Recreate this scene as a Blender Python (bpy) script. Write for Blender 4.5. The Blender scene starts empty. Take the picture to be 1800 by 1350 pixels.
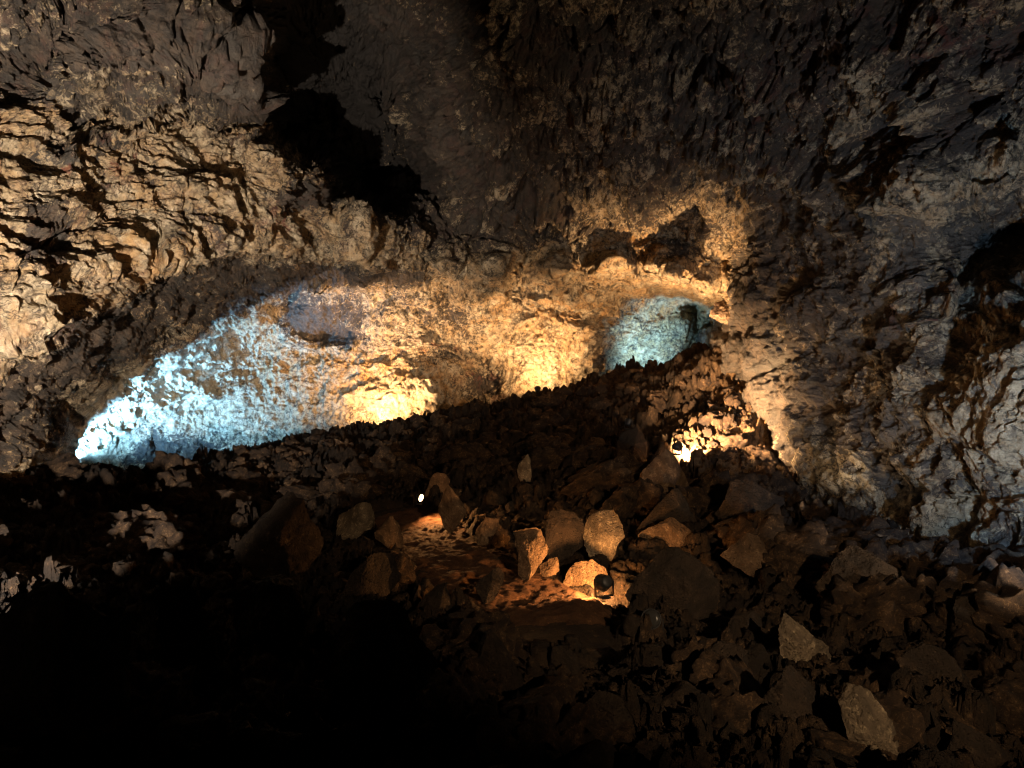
import bpy, math, random
import numpy as np
from mathutils import Vector

# ------------------------------------------------------------------ camera, world, exposure
S = bpy.context.scene
C = S.collection
F = 1300.0                      # focal length in photo pixels (1800 wide)
cam = bpy.data.objects.new('camera', bpy.data.cameras.new('camera'))
C.objects.link(cam)
cam.location = (0, 0, 0)
cam.rotation_euler = (math.radians(90), 0, 0)
cam.data.sensor_width = 36.0
cam.data.lens = 36.0 * F / 1800.0
cam.data.clip_start = 0.05
cam.data.clip_end = 300
S.camera = cam
W = bpy.data.worlds.new('World'); S.world = W
W.use_nodes = True
W.node_tree.nodes['Background'].inputs[0].default_value = (0.02, 0.02, 0.025, 1)
W.node_tree.nodes['Background'].inputs[1].default_value = 0.05
S.view_settings.view_transform = 'Standard'
S.view_settings.look = 'None'
S.view_settings.exposure = 0.25
S.view_settings.gamma = 1.0
S.cycles.use_denoising = True
S.cycles.use_adaptive_sampling = False
S.cycles.pixel_filter_type = 'BLACKMAN_HARRIS'
S.cycles.filter_width = 1.1
S.cycles.max_bounces = 5
S.cycles.diffuse_bounces = 3
S.cycles.sample_clamp_indirect = 4.0
S.cycles.caustics_reflective = False

# lamp energies (watts), all in one place, the added lip and ceiling fills too
E = dict(grotto=10500, grotto2=1000, warm1=3200, warm2=1150, passage=850, scree=3800, lip=3600, shelf=12500, edge=900,
         right=1050, slope=2200, pathA=260, pathB=260, upper=150, ceiling=700)
WARM = (1.0, 0.62, 0.31); WARMW = (1.0, 0.76, 0.50); AMBER = (1.0, 0.45, 0.14); COOL = (0.21, 0.54, 1.0)

random.seed(7)
RNG = np.random.default_rng(11)

def at(px, py, Y):
    """the point at photo pixel px, py and distance Y in front of the eye"""
    return np.array(((px - 900) / F * Y, Y, (675 - py) / F * Y))

# ------------------------------------------------------------------ noise
_G = RNG.normal(size=(256, 3)).astype(np.float32)
_G /= np.linalg.norm(_G, axis=1, keepdims=True)
_R4 = RNG.random((4096, 4)).astype(np.float32)

def _hash(x, y, z, seed):
    h = (x.astype(np.uint32) * np.uint32(374761393)) ^ (y.astype(np.uint32) * np.uint32(668265263)) \
        ^ (z.astype(np.uint32) * np.uint32(2246822519)) ^ np.uint32((seed * 3266489917) & 0xffffffff)
    h ^= h >> np.uint32(15); h *= np.uint32(2246822519); h ^= h >> np.uint32(13)
    h *= np.uint32(3266489917); h ^= h >> np.uint32(16)
    return h

def _chunks(fn):
    def g(p, *a, **k):
        n = len(p)
        if n <= 60000: return fn(p, *a, **k)
        return np.concatenate([fn(p[i:i + 60000], *a, **k) for i in range(0, n, 60000)])
    return g

@_chunks
def perlin(p, seed=0):
    p = np.asarray(p, np.float32)
    i = np.floor(p); f = p - i; i = i.astype(np.int64)
    u = f * f * f * (f * (f * 6 - 15) + 10)
    out = 0
    for dx in (0, 1):
        wx = u[:, 0] if dx else 1 - u[:, 0]
        for dy in (0, 1):
            wy = u[:, 1] if dy else 1 - u[:, 1]
            for dz in (0, 1):
                wz = u[:, 2] if dz else 1 - u[:, 2]
                g = _G[_hash(i[:, 0] + dx, i[:, 1] + dy, i[:, 2] + dz, seed) & np.uint32(255)]
                d = g[:, 0] * (f[:, 0] - dx) + g[:, 1] * (f[:, 1] - dy) + g[:, 2] * (f[:, 2] - dz)
                out = out + wx * wy * wz * d
    return out * 1.5

def fbm(p, scale, octs, seed=0, gain=0.5, ridged=False):
    s = 0; a = 1.0; q = np.asarray(p, np.float32) * scale
    for o in range(octs):
        n = perlin(q, seed + o * 17)
        s = s + a * ((1 - 2 * np.abs(n)) if ridged else n)
        a *= gain; q = q * 2.03 + 7.1
    return s

@_chunks
def worley(p, seed=0):
    """F1, F2, a random number of the nearest cell, and a tilted plane through that cell"""
    p = np.asarray(p, np.float32)
    b = np.floor(p - 0.5).astype(np.int64)
    f1 = np.full(len(p), 9, np.float32); f2 = f1.copy(); idr = np.zeros(len(p), np.float32); tl = idr.copy()
    for dx in (0, 1):
        for dy in (0, 1):
            for dz in (0, 1):
                c = b + np.array((dx, dy, dz))
                h = _hash(c[:, 0], c[:, 1], c[:, 2], seed)
                r = _R4[h & np.uint32(4095)]
                o = p - (c + 0.5 + (r[:, :3] - 0.5) * 0.85)
                d = np.sqrt((o ** 2).sum(1))
                m = d < f1
                t = (o * _G[(h >> np.uint32(12)) & np.uint32(255)]).sum(1)
                f2 = np.where(m, f1, np.minimum(f2, d)); idr = np.where(m, r[:, 3], idr); tl = np.where(m, t, tl); f1 = np.where(m, d, f1)
    return np.stack((f1, f2, idr, tl), 1)

def facets_of(w, tilt=0.9, gap=0.10):
    """height of broken blocks: every cell a tilted face, with gaps between"""
    e = w[:, 1] - w[:, 0]
    return ((w[:, 2] - 0.5) * 0.9 + tilt * 1.15 * w[:, 3]) * sstep(0, 0.24, e) - 0.40 * (1 - sstep(0, gap, e))

def sstep(a, b, x):
    t = np.clip((x - a) / (b - a), 0, 1); return t * t * (3 - 2 * t)

class Field:
    """smooth interpolation of scattered values"""
    def __init__(s, xy, v, c=0.02, lam=1e-4):
        s.xy = np.array(xy, float); s.m = np.mean(v); s.c = c
        d = np.sqrt(((s.xy[:, None] - s.xy[None]) ** 2).sum(2) + c * c)
        s.w = np.linalg.solve(-d + lam * np.eye(len(v)) * -1, np.array(v, float) - s.m)
    def __call__(s, xy):
        xy = np.asarray(xy, float); out = np.empty(len(xy))
        for i in range(0, len(xy), 20000):
            q = xy[i:i + 20000]
            out[i:i + 20000] = s.m - np.sqrt(((q[:, None] - s.xy[None]) ** 2).sum(2) + s.c ** 2) @ s.w
        return out

def mesh_from(name, V, faces, mat, attrs=None, parent=None, smooth=True):
    """one mesh object from arrays; faces (n,4) or (n,3)"""
    me = bpy.data.meshes.new(name)
    V = np.asarray(V, np.float32); faces = np.asarray(faces, np.int32); k = faces.shape[1]
    me.vertices.add(len(V)); me.vertices.foreach_set('co', V.ravel())
    me.loops.add(faces.size); me.loops.foreach_set('vertex_index', faces.ravel())
    me.polygons.add(len(faces))
    me.polygons.foreach_set('loop_start', np.arange(0, faces.size, k, dtype=np.int32))
    me.polygons.foreach_set('use_smooth', np.full(len(faces), smooth))
    for an, av in (attrs or {}).items():
        a = me.attributes.new(an, 'FLOAT', 'POINT'); a.data.foreach_set('value', np.asarray(av, np.float32))
    me.update(calc_edges=True); me.validate()
    me.materials.append(mat)
    o = bpy.data.objects.new(name, me); C.objects.link(o)
    if parent: o.parent = parent
    return o

def tag(o, label=None, cat=None, group=None, kind=None):
    if label: o['label'] = label
    if cat: o['category'] = cat
    if group: o['group'] = group
    if kind: o['kind'] = kind
    return o

def grid_faces(nr, nc):
    i = np.arange(nr * nc).reshape(nr, nc)
    return np.stack((i[:-1, :-1], i[:-1, 1:], i[1:, 1:], i[1:, :-1]), -1).reshape(-1, 4)

def grid_normals(P):
    du = np.gradient(P, axis=1); dv = np.gradient(P, axis=0)
    n = np.cross(du, dv); n /= np.linalg.norm(n, axis=2, keepdims=True) + 1e-9
    return n

# ------------------------------------------------------------------ materials
class NT:
    def __init__(s, name):
        s.m = bpy.data.materials.new(name); s.m.use_nodes = True
        s.t = s.m.node_tree; s.t.nodes.clear()
        s.out = s.n('ShaderNodeOutputMaterial'); s.b = s.n('ShaderNodeBsdfPrincipled')
        s.l(s.b.outputs[0], s.out.inputs[0])
        s.pos = s.n('ShaderNodeTexCoord').outputs['Object']
    def n(s, t, **k):
        x = s.t.nodes.new(t)
        for a, v in k.items(): setattr(x, a, v)
        return x
    def l(s, a, b): s.t.links.new(a, b)
    def noise(s, scale, detail=6, rough=0.6, dist=0.0, vec=None):
        x = s.n('ShaderNodeTexNoise'); s.l(vec or s.pos, x.inputs['Vector'])
        x.inputs['Scale'].default_value = scale; x.inputs['Detail'].default_value = detail
        x.inputs['Roughness'].default_value = rough; x.inputs['Distortion'].default_value = dist
        return x.outputs['Fac']
    def voro(s, scale, feature='F1', out='Distance', vec=None):
        x = s.n('ShaderNodeTexVoronoi', feature=feature); s.l(vec or s.pos, x.inputs['Vector'])
        x.inputs['Scale'].default_value = scale
        return x.outputs[out]
    def math(s, op, a, b=None, c=None, clamp=False):
        x = s.n('ShaderNodeMath', operation=op, use_clamp=clamp)
        for i, v in enumerate((a, b, c)):
            if v is None: continue
            if isinstance(v, (int, float)): x.inputs[i].default_value = v
            else: s.l(v, x.inputs[i])
        return x.outputs[0]
    def ramp(s, v, lo, hi):
        x = s.n('ShaderNodeMapRange', interpolation_type='SMOOTHSTEP'); s.l(v, x.inputs[0])
        x.inputs[1].default_value = lo; x.inputs[2].default_value = hi
        return x.outputs[0]
    def mix(s, f, a, b):
        x = s.n('ShaderNodeMix', data_type='RGBA')
        if isinstance(f, (int, float)): x.inputs[0].default_value = f
        else: s.l(f, x.inputs[0])
        for i, v in ((6, a), (7, b)):
            if isinstance(v, tuple): x.inputs[i].default_value = (*v, 1)
            else: s.l(v, x.inputs[i])
        return x.outputs[2]
    def attr(s, name): return s.n('ShaderNodeAttribute', attribute_name=name).outputs['Fac']
    def bump(s, h, dist, strength=1.0, prev=None):
        x = s.n('ShaderNodeBump'); s.l(h, x.inputs['Height'])
        x.inputs['Distance'].default_value = dist; x.inputs['Strength'].default_value = strength
        if prev: s.l(prev, x.inputs['Normal'])
        return x.outputs[0]
    def finish(s, col, rough, normal, spec=0.35):
        if isinstance(col, tuple): s.b.inputs['Base Color'].default_value = (*col, 1)
        else: s.l(col, s.b.inputs['Base Color'])
        if isinstance(rough, float): s.b.inputs['Roughness'].default_value = rough
        else: s.l(rough, s.b.inputs['Roughness'])
        s.b.inputs['Specular IOR Level'].default_value = spec
        if normal: s.l(normal, s.b.inputs['Normal'])
        return s.m

def cave_material():
    """basalt under a mineral crust; attributes say how much crust, ochre, red and painted shade each spot has"""
    t = NT('lava_rock_with_mineral_crust')
    crust, ochre, red, grey = t.attr('crust'), t.attr('ochre'), t.attr('red'), t.attr('grey')
    nbig = t.noise(0.9, 8, 0.62, 0.6)
    nmed = t.noise(3.2, 8, 0.68, 0.8)
    nfin = t.noise(11.0, 6, 0.7, 0.6)
    nvf = t.noise(38.0, 4, 0.6)
    base = t.mix(t.ramp(nmed, 0.35, 0.68), (0.030, 0.025, 0.021), (0.125, 0.082, 0.052))
    base = t.mix(t.ramp(nbig, 0.5, 0.72), base, (0.085, 0.078, 0.068))
    base = t.mix(t.math('MULTIPLY', grey, t.ramp(t.noise(1.6, 8, 0.66, 0.6), 0.30, 0.62)), base, (0.15, 0.128, 0.105))
    cream = t.mix(t.ramp(nmed, 0.38, 0.66), (0.40, 0.315, 0.20), (0.66, 0.55, 0.385))
    cream = t.mix(t.ramp(nvf, 0.3, 0.7), t.mix(0.5, cream, (0.25, 0.17, 0.09)), cream)
    och = t.mix(t.ramp(nfin, 0.3, 0.7), (0.30, 0.13, 0.035), (0.56, 0.34, 0.13))
    cream = t.mix(t.math('MULTIPLY', ochre, t.ramp(t.noise(1.7, 7, 0.65, 0.5), 0.40, 0.60)), cream, och)
    # crust mask: patches at three sizes around the local amount
    v = t.math('MULTIPLY_ADD', nbig, 0.55, t.math('MULTIPLY_ADD', nmed, 0.70, t.math('MULTIPLY', nfin, 1.25)))
    v = t.math('ADD', v, t.math('MULTIPLY_ADD', crust, 1.0, -1.25 - 0.5))
    mask = t.ramp(v, -0.09, 0.10)
    stip = t.math('MAXIMUM', t.ramp(t.noise(6.5, 7, 0.72, 0.5), 0.40, 0.50), t.ramp(crust, 0.82, 0.98))
    mask = t.math('MULTIPLY', mask, t.math('MULTIPLY_ADD', stip, 0.62, 0.38))
    col = t.mix(mask, base, cream)
    rm = t.math('MULTIPLY', red, t.ramp(t.noise(2.3, 6, 0.7, 0.7), 0.5, 0.62))
    col = t.mix(rm, col, (0.20, 0.045, 0.028))
    painted_shade = t.math('MULTIPLY', t.attr('painted_shade'), t.math('SUBTRACT', 1.0, t.math('MULTIPLY', mask, 0.6)))  # shade darkened into the rock colour
    col = t.mix(painted_shade, col, (0.018, 0.015, 0.013))
    # dark pits
    col = t.mix(t.ramp(t.voro(5.5, vec=None), 0.10, 0.22), t.mix(0.6, col, (0.03, 0.024, 0.02)), col)
    crk = t.math('ABSOLUTE', t.math('SUBTRACT', t.noise(1.1, 9, 0.62, 0.9), 0.5))
    col = t.mix(t.ramp(crk, 0.003, 0.014), t.mix(0.75, col, (0.02, 0.016, 0.014)), col)
    h = t.math('MULTIPLY_ADD', t.noise(9, 8, 0.7), 1.0, t.math('MULTIPLY', mask, 0.15))
    nrm = t.bump(h, 0.16, 1.0)
    nrm = t.bump(t.noise(42, 5, 0.65), 0.02, 0.8, nrm)
    rough = t.math('MULTIPLY_ADD', t.ramp(nfin, 0.35, 0.65), 0.35, 0.55)
    return t.finish(col, rough, nrm, 0.35)

def clinker_material(name, dark, mid, light, amount=0.5, bscale=14):
    t = NT(name)
    n1 = t.noise(2.4, 8, 0.66, 0.5); n2 = t.noise(13.0, 7, 0.7, 0.4); n3 = t.noise(50, 4, 0.6)
    col = t.mix(t.ramp(n1, 0.36, 0.64), dark, mid)
    v = t.math('ADD', t.math('MULTIPLY', n1, 0.5), t.math('MULTIPLY', n2, 0.8))
    col = t.mix(t.ramp(v, 0.86 - 0.4 * amount, 1.0 - 0.4 * amount), col, light)
    col = t.mix(t.ramp(n3, 0.3, 0.65), t.mix(0.5, col, dark), col)
    col = t.mix(t.math('MULTIPLY', t.attr('scree'), 0.75), col, t.mix(t.ramp(v, 0.5, 0.85), (0.16, 0.085, 0.04), (0.48, 0.30, 0.15)))  # scree ground lightened to carry its lamplit brightness
    nrm = t.bump(t.noise(bscale, 9, 0.74), 0.10, 1.0)
    nrm = t.bump(t.ramp(t.voro(bscale * 4), 0.0, 0.45), 0.018, 0.8, nrm)
    return t.finish(col, 0.88, nrm, 0.25)

M_CAVE = cave_material()
M_CLINK = clinker_material('brown_clinker', (0.028, 0.018, 0.013), (0.105, 0.062, 0.034), (0.27, 0.165, 0.085), 0.45)
M_CLINK_SHADE = clinker_material('shaded_clinker', (0.016, 0.011, 0.008), (0.055, 0.033, 0.019), (0.15, 0.092, 0.048), 0.42)  # brown clinker darkened to stand for shade between the boulders
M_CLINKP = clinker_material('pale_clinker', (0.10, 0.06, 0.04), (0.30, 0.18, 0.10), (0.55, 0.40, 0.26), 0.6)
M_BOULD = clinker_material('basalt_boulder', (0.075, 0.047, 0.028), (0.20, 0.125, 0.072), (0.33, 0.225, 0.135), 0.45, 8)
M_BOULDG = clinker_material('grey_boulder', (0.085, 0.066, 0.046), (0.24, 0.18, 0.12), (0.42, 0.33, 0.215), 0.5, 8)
M_BOULDD = clinker_material('dark_shaded_boulder', (0.022, 0.016, 0.012), (0.055, 0.036, 0.024), (0.12, 0.080, 0.048), 0.4, 8)  # darkened so rocks around the lit boulders look shaded
M_SOIL = clinker_material('red_soil', (0.06, 0.027, 0.013), (0.14, 0.065, 0.03), (0.22, 0.11, 0.05), 0.4, 20)

def plain(name, col, rough=0.5, metal=0.0):
    t = NT(name); n = t.noise(30, 4, 0.6)
    c = t.mix(t.ramp(n, 0.3, 0.7), tuple(x * 0.75 for x in col), col)
    t.b.inputs['Metallic'].default_value = metal
    return t.finish(c, rough, t.bump(n, 0.002, 0.4))
M_METAL = plain('black_lamp_metal', (0.03, 0.03, 0.032), 0.5, 0.3)
M_OFFGLASS = plain('unlit_lamp_glass', (0.03, 0.03, 0.03), 0.2)

def glow(name, col, strength):
    t = NT(name)
    t.b.inputs['Emission Color'].default_value = (*col, 1); t.b.inputs['Emission Strength'].default_value = strength
    return t.finish((0.8, 0.8, 0.8), 0.3, None)
M_GLOW_W = glow('lit_warm_lens', WARMW, 12.0)
M_GLOW_P = glow('lit_path_lamp_lens', (1.0, 0.72, 0.38), 9.0)
M_GLOW_C = glow('lit_cool_lens', COOL, 12.0)

# ------------------------------------------------------------------ the shell: ceiling, rock shelf and walls
# (photo x, photo y, distance): where the rock surface stands
SH = [
 # ceiling, beyond the top of the frame
 (-700,-900,5.0),(300,-900,5.6),(900,-900,5.8),(1500,-900,5.6),(2500,-900,4.6),
 (-700,-400,6.5),(0,-350,7.6),(500,-350,8.6),(900,-350,9.0),(1400,-350,8.6),(1900,-350,7.2),(2500,-400,5.6),
 # ceiling in the frame
 (-250,0,9.2),(0,0,10.3),(200,0,11.0),(380,0,12.0),(450,60,13.5),(560,-60,17),(580,40,20),(650,30,19),(800,0,14.5),(900,0,13.2),(1100,0,12.8),
 (1300,0,12.2),(1500,0,11.4),(1700,0,10.2),(1800,0,9.6),(2000,0,8.6),
 (100,60,12.0),(60,120,13.0),(150,130,11.4),(240,110,11.8),(340,100,12.6),(430,120,14.0),(440,175,15.0),
 (480,20,18.5),(478,100,21),(482,180,23),(510,225,24.5),(665,20,18),(668,90,21),(668,160,23.5),(712,70,20),(716,160,23),(715,250,25.5),(735,330,26),(655,250,25.5),(680,330,26),(520,120,21),(580,160,24),(560,240,26),(620,300,27),(660,340,27),(640,200,23),(765,150,18.5),(775,260,20.5),(745,385,23),
 (860,120,15.2),(860,250,18),(860,350,21),(820,430,24),(1000,120,14.8),(1000,250,17.4),(1000,340,20),(960,410,23.4),
 (1150,120,14.2),(1150,240,16.2),(1150,340,19),(1180,385,21.0),(1300,120,13.5),(1300,260,15.4),(1330,360,17.4),(1340,420,18.4),
 (1500,120,12.2),(1450,220,13.6),(1500,300,14.0),(1600,220,12.4),(1650,320,12.2),(1700,120,10.8),(1800,120,10.0),(1800,220,10.6),(1760,290,11.2),(2000,200,8.8),
 # rock shelf of the left side
 (20,200,12.5),(110,230,13.8),(180,190,14.6),(330,185,15.8),(420,200,16.6),(480,260,17.4),(560,300,18.8),(640,370,20.2),(690,410,21.6),(760,455,23.6),
 (30,290,12.2),(150,290,13.8),(300,280,15.4),(430,290,17.0),(530,350,18.2),(600,400,19.8),
 (0,400,11.4),(60,430,11.9),(150,400,13.2),(250,380,14.5),(300,420,14.8),(400,380,16.2),(480,420,17.8),(620,440,20.6),
 (0,500,11.0),(100,500,12.0),(200,480,13.4),(300,455,14.9),(380,430,16.2),(500,440,18.6),(700,465,22.8),
 (0,600,11.2),(60,600,11.8),(130,560,12.8),
 # its underside
 (30,660,13.4),(100,640,14.2),(160,600,14.9),(220,540,16.0),(300,500,17.4),(400,470,18.8),(520,465,20.6),(640,480,22.6),(740,485,24.2),
 (160,680,17.6),(230,610,18.6),(300,570,20.0),(380,540,21.4),(480,505,22.8),
 (0,760,14.5),(60,760,16.0),(100,760,18.6),(20,840,15.6),(80,840,18.4),(128,720,19.8),(195,660,20.6),(250,638,21.4),(320,598,22.6),(400,556,24.0),(470,522,25.0),(520,500,25.4),
 # the grotto behind
 (90,860,22.0),(120,860,23.8),(150,810,24.0),(190,755,24.2),(235,712,24.4),(290,672,25.0),(340,632,25.6),(410,590,26.6),(470,548,27.0),(500,520,26.8),
 (300,720,26.0),(250,790,25.8),(330,790,26.8),(420,700,27.2),(420,790,27.4),(520,620,28.0),(480,680,27.8),(520,750,27.4),
 (520,560,27.4),(560,530,26.4),(640,530,26.0),(590,585,28.2),(640,600,27.4),(560,605,28.6),
 # middle of the back wall
 (620,660,27.2),(700,640,26.8),(700,690,25.9),(620,720,26.6),(700,740,25.8),(770,700,26.0),(640,770,26.6),
 (760,520,25.6),(700,560,26.2),(820,560,26.2),(800,640,27.4),(850,690,28.2),(850,620,27.6),(780,600,27.2),
 (900,480,25.0),(900,540,26.0),(950,600,26.4),(930,660,26.6),(1000,640,26.6),(1000,560,25.8),(1040,600,26.2),(1040,640,26.4),(940,710,26.6),
 (1000,455,22.8),(1100,440,22.4),(1200,430,21.2),(1240,470,20.9),(1280,480,20.6),(1240,518,22.6),
 # the lip over the back wall
 (600,468,23.4),(600,500,25.4),(680,476,23.2),(680,500,25.5),(780,470,22.9),(780,502,25.4),(880,478,22.7),(880,507,25.3),(980,480,22.3),(980,509,25.1),(1080,482,21.7),(1080,508,24.6),(1180,494,21.0),(1180,512,24.5),(1255,508,20.6),
 # passage at the right end of the back wall
 (1060,570,26.6),(1090,548,26.8),(1120,545,27.6),(1160,534,28.0),(1220,530,28.8),(1090,600,27.4),(1090,650,27.6),(1150,590,28.4),(1150,640,28.6),(1200,570,28.9),(1200,620,29.2),(1240,545,29.2),
 (1250,580,29.6),(1235,620,29.8),(1180,660,29.4),
 # right wall
 (1262,545,28.6),(1280,560,22.0),(1272,600,21.2),(1270,640,20.8),(1300,580,19.6),(1290,520,19.8),(1300,650,19.6),(1320,700,19.0),(1350,480,18.0),(1350,600,17.8),(1350,760,18.2),(1380,850,17.2),
 (1420,560,16.2),(1420,680,16.2),(1430,800,15.8),(1440,900,15.4),(1430,440,16.2),(1530,480,14.2),(1540,600,14.4),(1540,700,14.0),(1540,800,13.8),(1540,920,13.2),
 (1560,390,13.6),(1640,400,13.0),(1720,380,13.8),(1790,400,13.6),(1700,470,13.6),(1780,460,13.0),(1650,540,12.8),(1740,560,11.8),(1800,560,11.2),
 (1650,650,12.4),(1720,680,11.2),(1800,680,10.2),(1650,780,12.0),(1750,800,10.8),(1800,800,10.0),(1660,900,11.4),(1800,950,9.6),(1700,980,10.6),
 (2000,400,9.6),(2000,700,8.6),(2000,950,8.0),(2500,300,6.0),(2500,700,5.8),(2500,1150,5.6),(2000,1150,8.0),
 # left of the frame
 (-250,300,10.0),(-250,600,9.4),(-250,850,12.5),(-700,300,7.0),(-700,800,7.4),(-700,1150,7.4),(-250,1150,12),
 # far below the rubble
 (0,1150,18),(300,1150,27),(600,1150,28.5),(900,1150,29),(1200,1150,30),(1380,1150,19),(1500,1150,14.5),(1800,1150,9.8),(200,950,25),(450,900,28),(800,850,28.6),(1000,800,28.6),(1150,760,30),(1250,720,26),(1320,820,20.5),
]
shell_field = Field([(a / 1000, b / 1000) for a, b, c in SH], [math.log(c) for a, b, c in SH], c=0.012)

def seg_dist(px, py, poly):
    """distance in pixels to a polyline, and on which side (positive: above it)"""
    best = np.full(px.shape, 1e9, np.float32); sgn = np.ones(px.shape, np.float32); along = np.zeros(px.shape, np.float32)
    tot = len(poly) - 1
    for k in range(tot):
        (x0, y0), (x1, y1) = poly[k], poly[k + 1]
        dx, dy = x1 - x0, y1 - y0; L2 = dx * dx + dy * dy
        t = np.clip(((px - x0) * dx + (py - y0) * dy) / L2, 0, 1)
        d = np.hypot(px - x0 - t * dx, py - y0 - t * dy)
        s = np.sign((px - x0) * dy - (py - y0) * dx)
        m = d < best
        best = np.where(m, d, best); sgn = np.where(m, s, sgn); along = np.where(m, (k + t) / tot, along)
    return best, sgn, along

# ledges: polyline left to right, metres forward, fade above and below in pixels
LEDGES = [
 ([(0,625),(60,612),(110,600),(160,560),(205,510),(260,478),(300,462),(380,440),(470,436),(560,452),(640,462),(720,462)], 1.1, 70, 9),
 ([(60,300),(120,262),(200,205),(300,182),(400,186),(470,250),(560,298),(650,375),(700,420)], 0.7, 8, 70),
 ([(200,345),(270,348),(320,342),(380,332),(430,310)], 0.25, 30, 6),
 ([(470,335),(520,345),(570,368)], 0.30, 22, 8),
 ([(0,512),(60,520),(120,505),(190,505),(250,470)], 0.30, 30, 7),
 ([(30,385),(90,372),(160,380),(240,372),(290,402)], 0.2, 30, 6),
 ([(290,405),(280,440),(270,470)], 0.25, 20, 6),
 ([(380,548),(440,525),(510,500),(600,492),(690,487),(760,492),(840,512),(900,520)], 0.95, 34, 7),
 ([(500,600),(545,612),(590,618),(640,612)], 0.5, 24, 7),
 ([(480,575),(520,590),(570,598)], 0.35, 12, 6),
 ([(690,610),(740,600),(790,618),(830,640)], 0.35, 16, 6),
 ([(140,850),(190,770),(250,715),(330,692),(430,700)], 0.5, 40, 9),
 ([(190,800),(250,835),(330,830),(420,800)], 0.4, 12, 30),
 ([(520,655),(600,640),(690,640),(740,655)], 0.22, 14, 6),
 ([(640,700),(720,672),(775,690)], 0.3, 14, 8),
 ([(890,575),(940,558),(985,556),(1010,580),(1040,570),(1080,585)], 0.4, 22, 7),
 ([(680,470),(760,462),(860,470),(960,478),(1080,470),(1180,480),(1280,500)], 0.8, 30, 8),
 ([(900,520),(1000,512),(1100,500),(1200,515),(1260,522)], 0.7, 16, 8),
 ([(1060,560),(1090,548),(1150,528),(1220,520),(1260,530)], 0.45, 16, 8),
 ([(1050,420),(1110,395),(1180,370),(1250,350),(1330,345)], 0.35, 16, 8),
 ([(1000,390),(1100,372),(1220,352),(1330,338)], 0.4, 40, 8),
 ([(1500,430),(1560,370),(1640,320),(1720,318),(1800,300)], 0.7, 50, 14),
 ([(1530,640),(1560,590),(1620,560),(1700,540)], 0.35, 22, 14),
 ([(1330,600),(1400,640),(1460,690),(1520,760),(1570,800)], 0.25, 26, 10),
 ([(1380,520),(1470,545),(1560,520),(1640,470)], 0.3, 30, 14),
 ([(1350,780),(1450,790),(1540,815),(1640,850),(1720,865),(1800,860)], 0.35, 40, 12),
 ([(1480,830),(1560,840),(1600,870)], 0.2, 20, 6),
 ([(0,60),(80,90),(150,110),(210,160),(260,150),(330,160),(420,185)], 0.5, 60, 12),
 ([(640,210),(700,180),(760,220),(800,190)], 0.5, 36, 12),
 ([(880,260),(960,240),(1040,270),(1120,240)], 0.4, 40, 12),
 ([(700,330),(780,310),(860,340),(960,330)], 0.35, 30, 10),
 ([(1040,150),(1120,120),(1200,170),(1290,150)], 0.4, 30, 12),
 ([(1200,250),(1290,220),(1380,260),(1450,240)], 0.4, 40, 12),
 ([(1420,120),(1500,160),(1600,130),(1720,150)], 0.3, 40, 14),
 ([(860,60),(960,90),(1060,60),(1150,80)], 0.4, 30, 12),
]

def spaced(lo, hi, a, b, fine, coarse):
    """positions from lo to hi, close together between a and b and spreading outside"""
    out = list(np.arange(a, b + fine, fine)); x = a; s = fine
    while x > lo: s = min(s * 1.15, coarse); x -= s; out.insert(0, x)
    x = out[-1]; s = fine
    while x < hi: s = min(s * 1.15, coarse); x += s; out.append(x)
    return np.array(out)

gx = spaced(-700, 2500, -130, 1930, 1.9, 40)
gy = spaced(-900, 1150, -90, 900, 1.8, 40)
PX, PY = np.meshgrid(gx, gy)                                    # rows go down
cx_, cy_ = np.linspace(gx[0], gx[-1], 330), np.linspace(gy[0], gy[-1], 220)
CX, CY = np.meshgrid(cx_, cy_)
coarse = shell_field(np.stack((CX.ravel() / 1000, CY.ravel() / 1000), 1)).reshape(CX.shape)
def bilerp(G, x, y):
    fx = np.clip((x - cx_[0]) / (cx_[1] - cx_[0]), 0, len(cx_) - 1.001); fy = np.clip((y - cy_[0]) / (cy_[1] - cy_[0]), 0, len(cy_) - 1.001)
    ix, iy = fx.astype(int), fy.astype(int); fx -= ix; fy -= iy
    return (G[iy, ix] * (1 - fx) + G[iy, ix + 1] * fx) * (1 - fy) + (G[iy + 1, ix] * (1 - fx) + G[iy + 1, ix + 1] * fx) * fy
def grid_pts(px, py, Y): return np.stack(((px - 900) / F * Y, Y, (675 - py) / F * Y), -1)

dirs = np.stack((PX.ravel() / 100, PY.ravel() / 100, np.zeros(PX.size)), 1)
jx = 11 * fbm(dirs, 1.6, 5, 131, 0.6).reshape(PX.shape); jy = 11 * fbm(dirs + 30, 1.6, 5, 141, 0.6).reshape(PX.shape)
D0 = np.exp(bilerp(coarse, PX + jx, PY + jy))
DS = np.exp(bilerp(coarse, PX, PY))
P0 = grid_pts(PX, PY, D0)
# wander of the ledge lines so that they do not read as drawn
fp = P0.reshape(-1, 3)
w1 = fbm(fp, 1.1, 4, 50).reshape(PX.shape) * F / D0 * 0.30
w2 = fbm(fp, 1.1, 4, 80).reshape(PX.shape) * F / D0 * 0.30
qx, qy = PX + w1, PY + w2
dd = np.zeros_like(D0)
for poly, h, up, dn in LEDGES:
    xs = [p[0] for p in poly]; ys = [p[1] for p in poly]
    m = (qx > min(xs) - 4 * up) & (qx < max(xs) + 4 * up) & (qy > min(ys) - 5 * up) & (qy < max(ys) + 5 * up)
    d, s, al = seg_dist(qx[m], qy[m], poly)
    prof = np.where(s > 0, np.exp(-d / up), np.exp(-(d / dn) ** 1.3)) * sstep(0, 0.12, al) * sstep(0, 0.12, 1 - al)
    dd[m] -= h * prof
D1 = np.clip(D0 + dd, 3, 60)
P1 = grid_pts(PX, PY, D1)

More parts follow.
